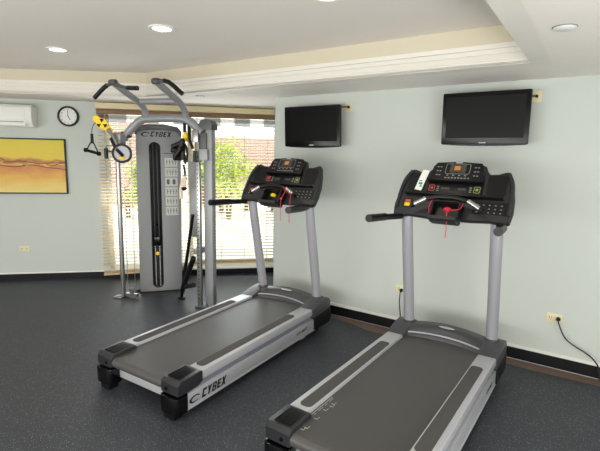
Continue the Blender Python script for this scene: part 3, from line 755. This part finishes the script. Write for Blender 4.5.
# left chrome column with its foot and cables
c = B(); tube(c, [MP(.022, .012), MP(.022, 1.93)], .026, 14); lc = put('column', [(c, M_chrome)])
h = B()
for k in range(34):
    lathe(h, [(0, 0), (.006, 0), (.006, .0285), (0, .0285)], 8, frame(MP(0, .2 + k * .045), UD, (0, 0, 1), ND))
f_ = B(); tube(f_, [MP(-.05, .014, .05), MP(0.02, .014, -.02), TW @ Vector((-.25, .014, -.1))], .018, 8); box(f_, (-.05, .05), (-.05, .05), (0, .014), M=frame(MP(-.02, 0, .02), UD, -ND, (0, 0, 1)))
h.free()
put('base_foot', [(f_, M_chrome)], lc)
cb = B()
for u in (.075, .175): tube(cb, [MP(u, .10, -.02), MP(u, 1.86, -.02)], .004, 6)
put('cables', [(cb, M_chrome)])
lp = B(); lathe(lp, [(0, -.012), (.034, -.012), (.038, 0), (.034, .012), (0, .012)], 20, frame(MP(.125, .085, -.02), UD, (0, 0, 1), ND)); box(lp, (-.075, .075), (-.07, -.03), (-.02, .02), M=frame(MP(.125, .085, -.02), UD, (0, 0, 1), ND))
put('lower_pulley', [(lp, M_chrome)])
cg = B(); box(cg, (-.05, .05), (-.08, .06), (-.04, .045), .01, frame(MP(.06, 1.87), UD, (0, 0, 1), ND))
carr = put('carriage', [(cg, M_gym)])
ck_ = B(); box(ck_, (.06, .16), (-.02, .05), (-.03, .03), .008, frame(MP(.04, 1.89), UD, (0, 0, 1), ND)); put('cable_clamp', [(ck_, M_black)], carr)
# swivel arm: chrome and black link from the yellow pulley to the wheel
O = .15
ar = B(); tube(ar, [MP(.03, 1.955, O), MP(.10, 1.865, O), MP(.165, 1.74, O)], .022, 10)
arm = put('swivel_arm', [(ar, M_chrome)])
a2 = B(); tube(a2, [MP(.075, 1.86, O + .02), MP(.155, 1.70, O + .02)], .017, 8); put('arm_clamp', [(a2, M_black)], arm)
a3 = B(); box(a3, (-.05, .06), (-.04, .04), (-.16, -.03), .01, frame(MP(.10, 1.87, O), UD, (0, 0, 1), ND)); put('arm_bracket', [(a3, M_gym)], arm)
FW = frame(MP(.218, 1.697, O + .03), (.614, .789, 0), (0, 0, 1), (.789, -.614, 0))
wr = B(); lathe(wr, [(.080, -.014), (.101, -.014), (.106, 0), (.101, .014), (.080, .014), (.080, -.014)], 40, FW)
whl = put('wheel', [(wr, M_black)])
wd = B(); lathe(wd, [(0, -.005), (.084, -.005), (.084, .005), (0, .006)], 40, FW)
for k in range(6): box(wd, (-.006, .006), (0, .088), (.004, .009), M=FW @ Matrix.Rotation(math.radians(60 * k), 4, 'Z'))
put('wheel_disc', [(wd, M_mast)], whl)
wh = B(); tube(wh, [FW @ Vector((-.055, .045, .02)), FW @ Vector((.012, -.03, .022))], .017, 8); put('wheel_hub', [(wh, M_black)], whl)
wy = B(); prism(wy, rrect(-.03, .035, -.068, -.035, .014), .006, .022, FW, bev=.003); put('wheel_knob', [(wy, M_yel)], whl)
# yellow pulley
FY = frame(MP(-.045, 2.015, O), (.614, .789, 0), (0, 0, 1), (.789, -.614, 0)) @ Matrix.Rotation(math.radians(-42), 4, 'Z')
yp = B(); lathe(yp, [(0, -.022), (.056, -.022), (.062, 0), (.056, .022), (0, .022)], 28, FY); lathe(yp, [(0, -.018), (.034, -.018), (.036, 0), (.034, .018), (0, .018)], 20, FY @ Matrix.Translation((-.075, .0, 0)))
prism(yp, rrect(-.09, .10, -.036, .036, .03), -.016, .016, FY, bev=.004); prism(yp, rrect(.07, .125, -.03, .03, .012), -.03, .03, FY, bev=.004)
yel = put('pulley', [(yp, M_yel)])
ys = B()
for k in range(3):
    a = math.radians(90 + 120 * k + 42)
    prism(ys, [(.010 * math.cos(a), .010 * math.sin(a)), (.05 * math.cos(a - .45), .05 * math.sin(a - .45)), (.055 * math.cos(a), .055 * math.sin(a)), (.05 * math.cos(a + .45), .05 * math.sin(a + .45))], .02, .026, FY)
put('pulley_spokes', [(ys, M_black)], yel)
# black grip hanging from a wire by the wheel
gw = B(); tube(gw, [MP(.08, 1.775, O), MP(.02, 1.785, O), MP(-.005, 1.77, O), MP(-.005, 1.745, O)], .004, 6, smooth=1); tube(gw, [MP(.08, 1.712, O), MP(.02, 1.718, O)], .010, 8)
gw2 = put('grip_wire', [(gw, M_gymd)])
gg = B(); tube(gg, [MP(-.008, 1.75, O), MP(-.008, 1.635, O)], .021, 12); put('foam_grip', [(gg, M_black)], gw2)

# big hoop across the tower's front and pull-up arms
hoop = [MP(.13, 1.885), MP(.17, 1.925), MP(.25, 2.0), MP(.33, 2.06), MP(.42, 2.085), MP(.86, 2.085), MP(.94, 2.055), MP(1.02, 1.99), MP(1.09, 1.93)]
c = B(); tube(c, hoop, .045, 16, smooth=2); hp_ = put('hoop_frame', [(c, M_gym)])
for u in (.42, .90):
    c = B(); tube(c, [MP(u, 2.085, 0), MP(u + .002, 2.16, .03), MP(u, 2.225, .10), MP(u - .01, 2.29, .27), MP(u - .03, 2.385, .5)], .034, 14, smooth=2)
    a_ = put('pull_up_arm', [(c, M_gym)])
    c = B(); lathe(c, [(0, -.035), (.028, -.035), (.032, 0), (.028, .035), (0, .035)], 16, frame(MP(u - .03, 2.385, .5), (0, 0, 1), ND, UD))
    put('arm_knob', [(c, M_gymd)], a_)
c = B(); tube(c, [MP(.42, 2.245, .14), MP(.90, 2.245, .14)], .031, 12); put('crossbar', [(c, M_gym)])
for pts, nm_ in (([MP(.39, 2.372, .5), MP(.33, 2.365, .5), MP(.27, 2.33, .5), MP(.165, 2.24, .5)], 'g'), ([MP(.39, 2.372, .5), MP(.52, 2.335, .5), MP(.55, 2.33, .5), MP(.67, 2.325, .5)], 'g'), ([MP(.87, 2.385, .5), MP(.95, 2.39, .5), MP(1.02, 2.37, .5), MP(1.15, 2.262, .5)], 'g')):
    c = B(); tube(c, pts, .017, 12, smooth=2); g_ = put('pull_up_handle', [(c, M_gymd)])
    c = B(); v0 = pts[1] if pts[3].z < 2.3 else pts[2]; tube(c, [v0 + (pts[2] - v0) * .1, pts[2], pts[3]] if v0 is pts[1] else [pts[2], pts[3]], .022, 12, smooth=1); put('rubber_grip', [(c, M_black)], g_)

# right side: perforated chrome column, grey frame column with its cap, carriage
c = B(); box(c, (-.025, .025), (-.022, .022), (.012, 1.93), .006, frame(MP(1.035, 0, 0), UD, -ND, (0, 0, 1)))
rc = put('column', [(c, M_chrome)])
h = B()
for k in range(36): lathe(h, [(0, 0), (.0075, 0), (.0075, .0235), (0, .0235)], 10, frame(MP(1.035, .10 + k * .045), UD, (0, 0, 1), ND))
put('column_holes', [(h, M_black)], rc)
c = B(); box(c, (1.075, 1.125), (-.035, .035), (0, 1.98), .008, frame(MP(0, 0, -.08), UD, -ND, (0, 0, 1))); box(c, (1.13, 1.205), (-.045, .045), (0, 1.99), .012, frame(MP(0, 0, -.03), UD, -ND, (0, 0, 1)))
gc = put('frame_column', [(c, M_gym)])
c = B(); prism(c, [(1.05, 1.96), (1.21, 1.96), (1.215, 2.02), (1.19, 2.06), (1.14, 2.075), (1.08, 2.06), (1.055, 2.02)], -.12, .03, frame(PM, UD, (0, 0, 1), ND), bev=.012); put('column_cap', [(c, M_gymd)], gc)
c = B(); box(c, (1.00, 1.22), (-.10, .08), (0, .02), .005, frame(MP(0, 0, -.04), UD, -ND, (0, 0, 1))); put('base_foot', [(c, M_gymd)], gc)
for (a, b, z0, z1, o, m_) in ((1.00, 1.07, 1.83, 1.96, .03, M_chrome), (1.07, 1.17, 1.64, 1.76, .02, M_gym), (1.07, 1.15, 1.75, 1.93, .0, M_gymd)):
    put('carriage_plate', [(box(B(), (a, b), (z0, z1), (-.03, .035), .008, frame(MP(0, 0, o), UD, (0, 0, 1), ND)), m_)])
c = B(); tube(c, [MP(1.035, 1.74, .07), MP(1.035, 1.62, .07)], .02, 10); put('carriage_handle', [(c, M_black)])
c = B(); box(c, (.875, .99), (.0, .85), (-.02, .02), .006, frame(MP(0, .78, -.10), UD, (0, 0, 1), ND)); put('inner_shroud', [(c, M_gym)])
c = B(); box(c, (.90, .97), (-.03, .04), (-.2, .0), .01, frame(MP(0, .60, -.1), UD, (0, 0, 1), ND)); put('side_bracket', [(c, M_gym)])
c = B(); tube(c, [MP(.99, .10, -.03), MP(.99, 1.85, -.03)], .004, 6); put('cables', [(c, M_chrome)])
yc = B(); lathe(yc, [(0, -.02), (.03, -.02), (.034, 0), (.03, .02), (0, .02)], 18, frame(MP(.90, 1.885, .02), UD, (0, 0, 1), ND)); box(yc, (-.02, .02), (-.05, .05), (-.015, .015), .005, frame(MP(.90, 1.885, .02), UD, (0, 0, 1), ND))
put('pulley', [(yc, M_yel)])
c = B(); tube(c, [MP(.88, 2.06, .0), MP(.885, 1.95, .01), MP(.90, 1.91, .02)], .018, 8); tube(c, [MP(.93, 2.04, .0), MP(.95, 1.85, .02), MP(.985, 1.76, .02)], .016, 8); put('pulley_hanger', [(c, M_black)])

# ---------------------------------------------------------------- gear hanging on the machine
hs = thing('strap_handle', 'black triangular strap handle hanging from the yellow pulley at left', 'handle', MP(-.19, 1.70, O))
def puth(name, parts, root):
    for bm, m in parts: bm.transform(Matrix.Translation(-root.location))
    return obj(name, parts, root)
c = B(); tube(c, [MP(-.095, 2.03, O), MP(-.145, 2.02, O), MP(-.18, 1.97, O), MP(-.185, 1.90, O)], .0045, 6, smooth=2); puth('cable', [(c, M_gymd)], hs)
c = B(); tube(c, [MP(-.185, 1.905, O), MP(-.185, 1.80, O)], .016, 8); puth('buckle', [(c, M_black)], hs)
c = B(); tube(c, [MP(-.185, 1.84, O), MP(-.265, 1.725, O)], .007, 6); tube(c, [MP(-.185, 1.84, O), MP(-.11, 1.695, O)], .007, 6); puth('strap', [(c, M_black)], hs)
c = B(); tube(c, [MP(-.28, 1.728, O), MP(-.10, 1.688, O)], .017, 12)
for u, z in ((-.275, 1.727), (-.105, 1.689)): lathe(c, [(0, -.012), (.024, -.012), (.024, .012), (0, .012)], 14, frame(MP(u, z, O), ND, (0, 0, 1), UD))
puth('grip', [(c, M_black)], hs)

h2 = thing('strap_handle', 'bundle of black strap handles hanging beside the logo of the cable tower', 'handle', MP(.87, 1.70, .04))
c = B()
for u, z, o, an in ((.845, 1.80, .10, 20), (.845, 1.735, .11, -10), (.90, 1.78, .12, 70), (.885, 1.72, .15, 50), (.865, 1.665, .10, 5), (.915, 1.70, .11, 95)):
    a = math.radians(an); d = UD * math.cos(a) + Vector((0, 0, math.sin(a)))
    tube(c, [MP(u, z, o) - d * .06, MP(u, z, o) + d * .06], .029, 12)
puth('grip', [(c, M_black)], h2)
c = B()
for pts in ([(.89, 1.865), (.86, 1.81), (.82, 1.74)], [(.90, 1.865), (.92, 1.78), (.90, 1.66), (.93, 1.60)], [(.89, 1.865), (.88, 1.75), (.87, 1.63)], [(.90, 1.865), (.955, 1.74), (.94, 1.62)]):
    tube(c, [MP(u, z, .08) for u, z in pts], .013, 6, smooth=1)
puth('strap', [(c, M_black)], h2)
h3 = thing('triceps_rope', 'white rope with black ends hanging under the black handles on the cable tower', 'rope', MP(.87, 1.50, .04))
c = B(); tube(c, [MP(.880, 1.59, .04), MP(.895, 1.53, .04), MP(.895, 1.46, .04)], .012, 8, smooth=1); puth('strap', [(c, M_black)], h3)
c = B(); tube(c, [MP(.895, 1.47, .04), MP(.87, 1.42, .04), MP(.845, 1.33, .04), MP(.842, 1.22, .04)], .020, 10, smooth=1); tube(c, [MP(.895, 1.47, .04), MP(.90, 1.41, .05), MP(.885, 1.35, .05)], .018, 10); puth('rope', [(c, M_rope)], h3)
c = B(); tube(c, [MP(.875, 1.325, .05), MP(.905, 1.345, .05)], .024, 10); puth('end_stop', [(c, M_black)], h3)

ls = thing('folding_stand', 'black folded metal bar stand leaning against the right column of the cable machine', 'stand', (-3.95, 3.44, 0))
c = B(); tube(c, [(-3.975, 3.435, .012), MP(.985, 1.05, .045)], .019, 10); lo = puth('leg', [(c, M_black)], ls)
c = B(); tube(c, [(-3.965, 3.44, .10), MP(.985, .57, .045)], .030, 10); puth('leg', [(c, M_black)], ls)
c = B(); tube(c, [(-3.95, 3.445, .15), MP(.985, .26, .05)], .028, 10); puth('crossbar', [(c, M_black)], ls)
c = B(); tube(c, [(-4.01, 3.42, .012), (-3.93, 3.45, .012)], .014, 8); puth('rubber_foot', [(c, M_black)], ls)
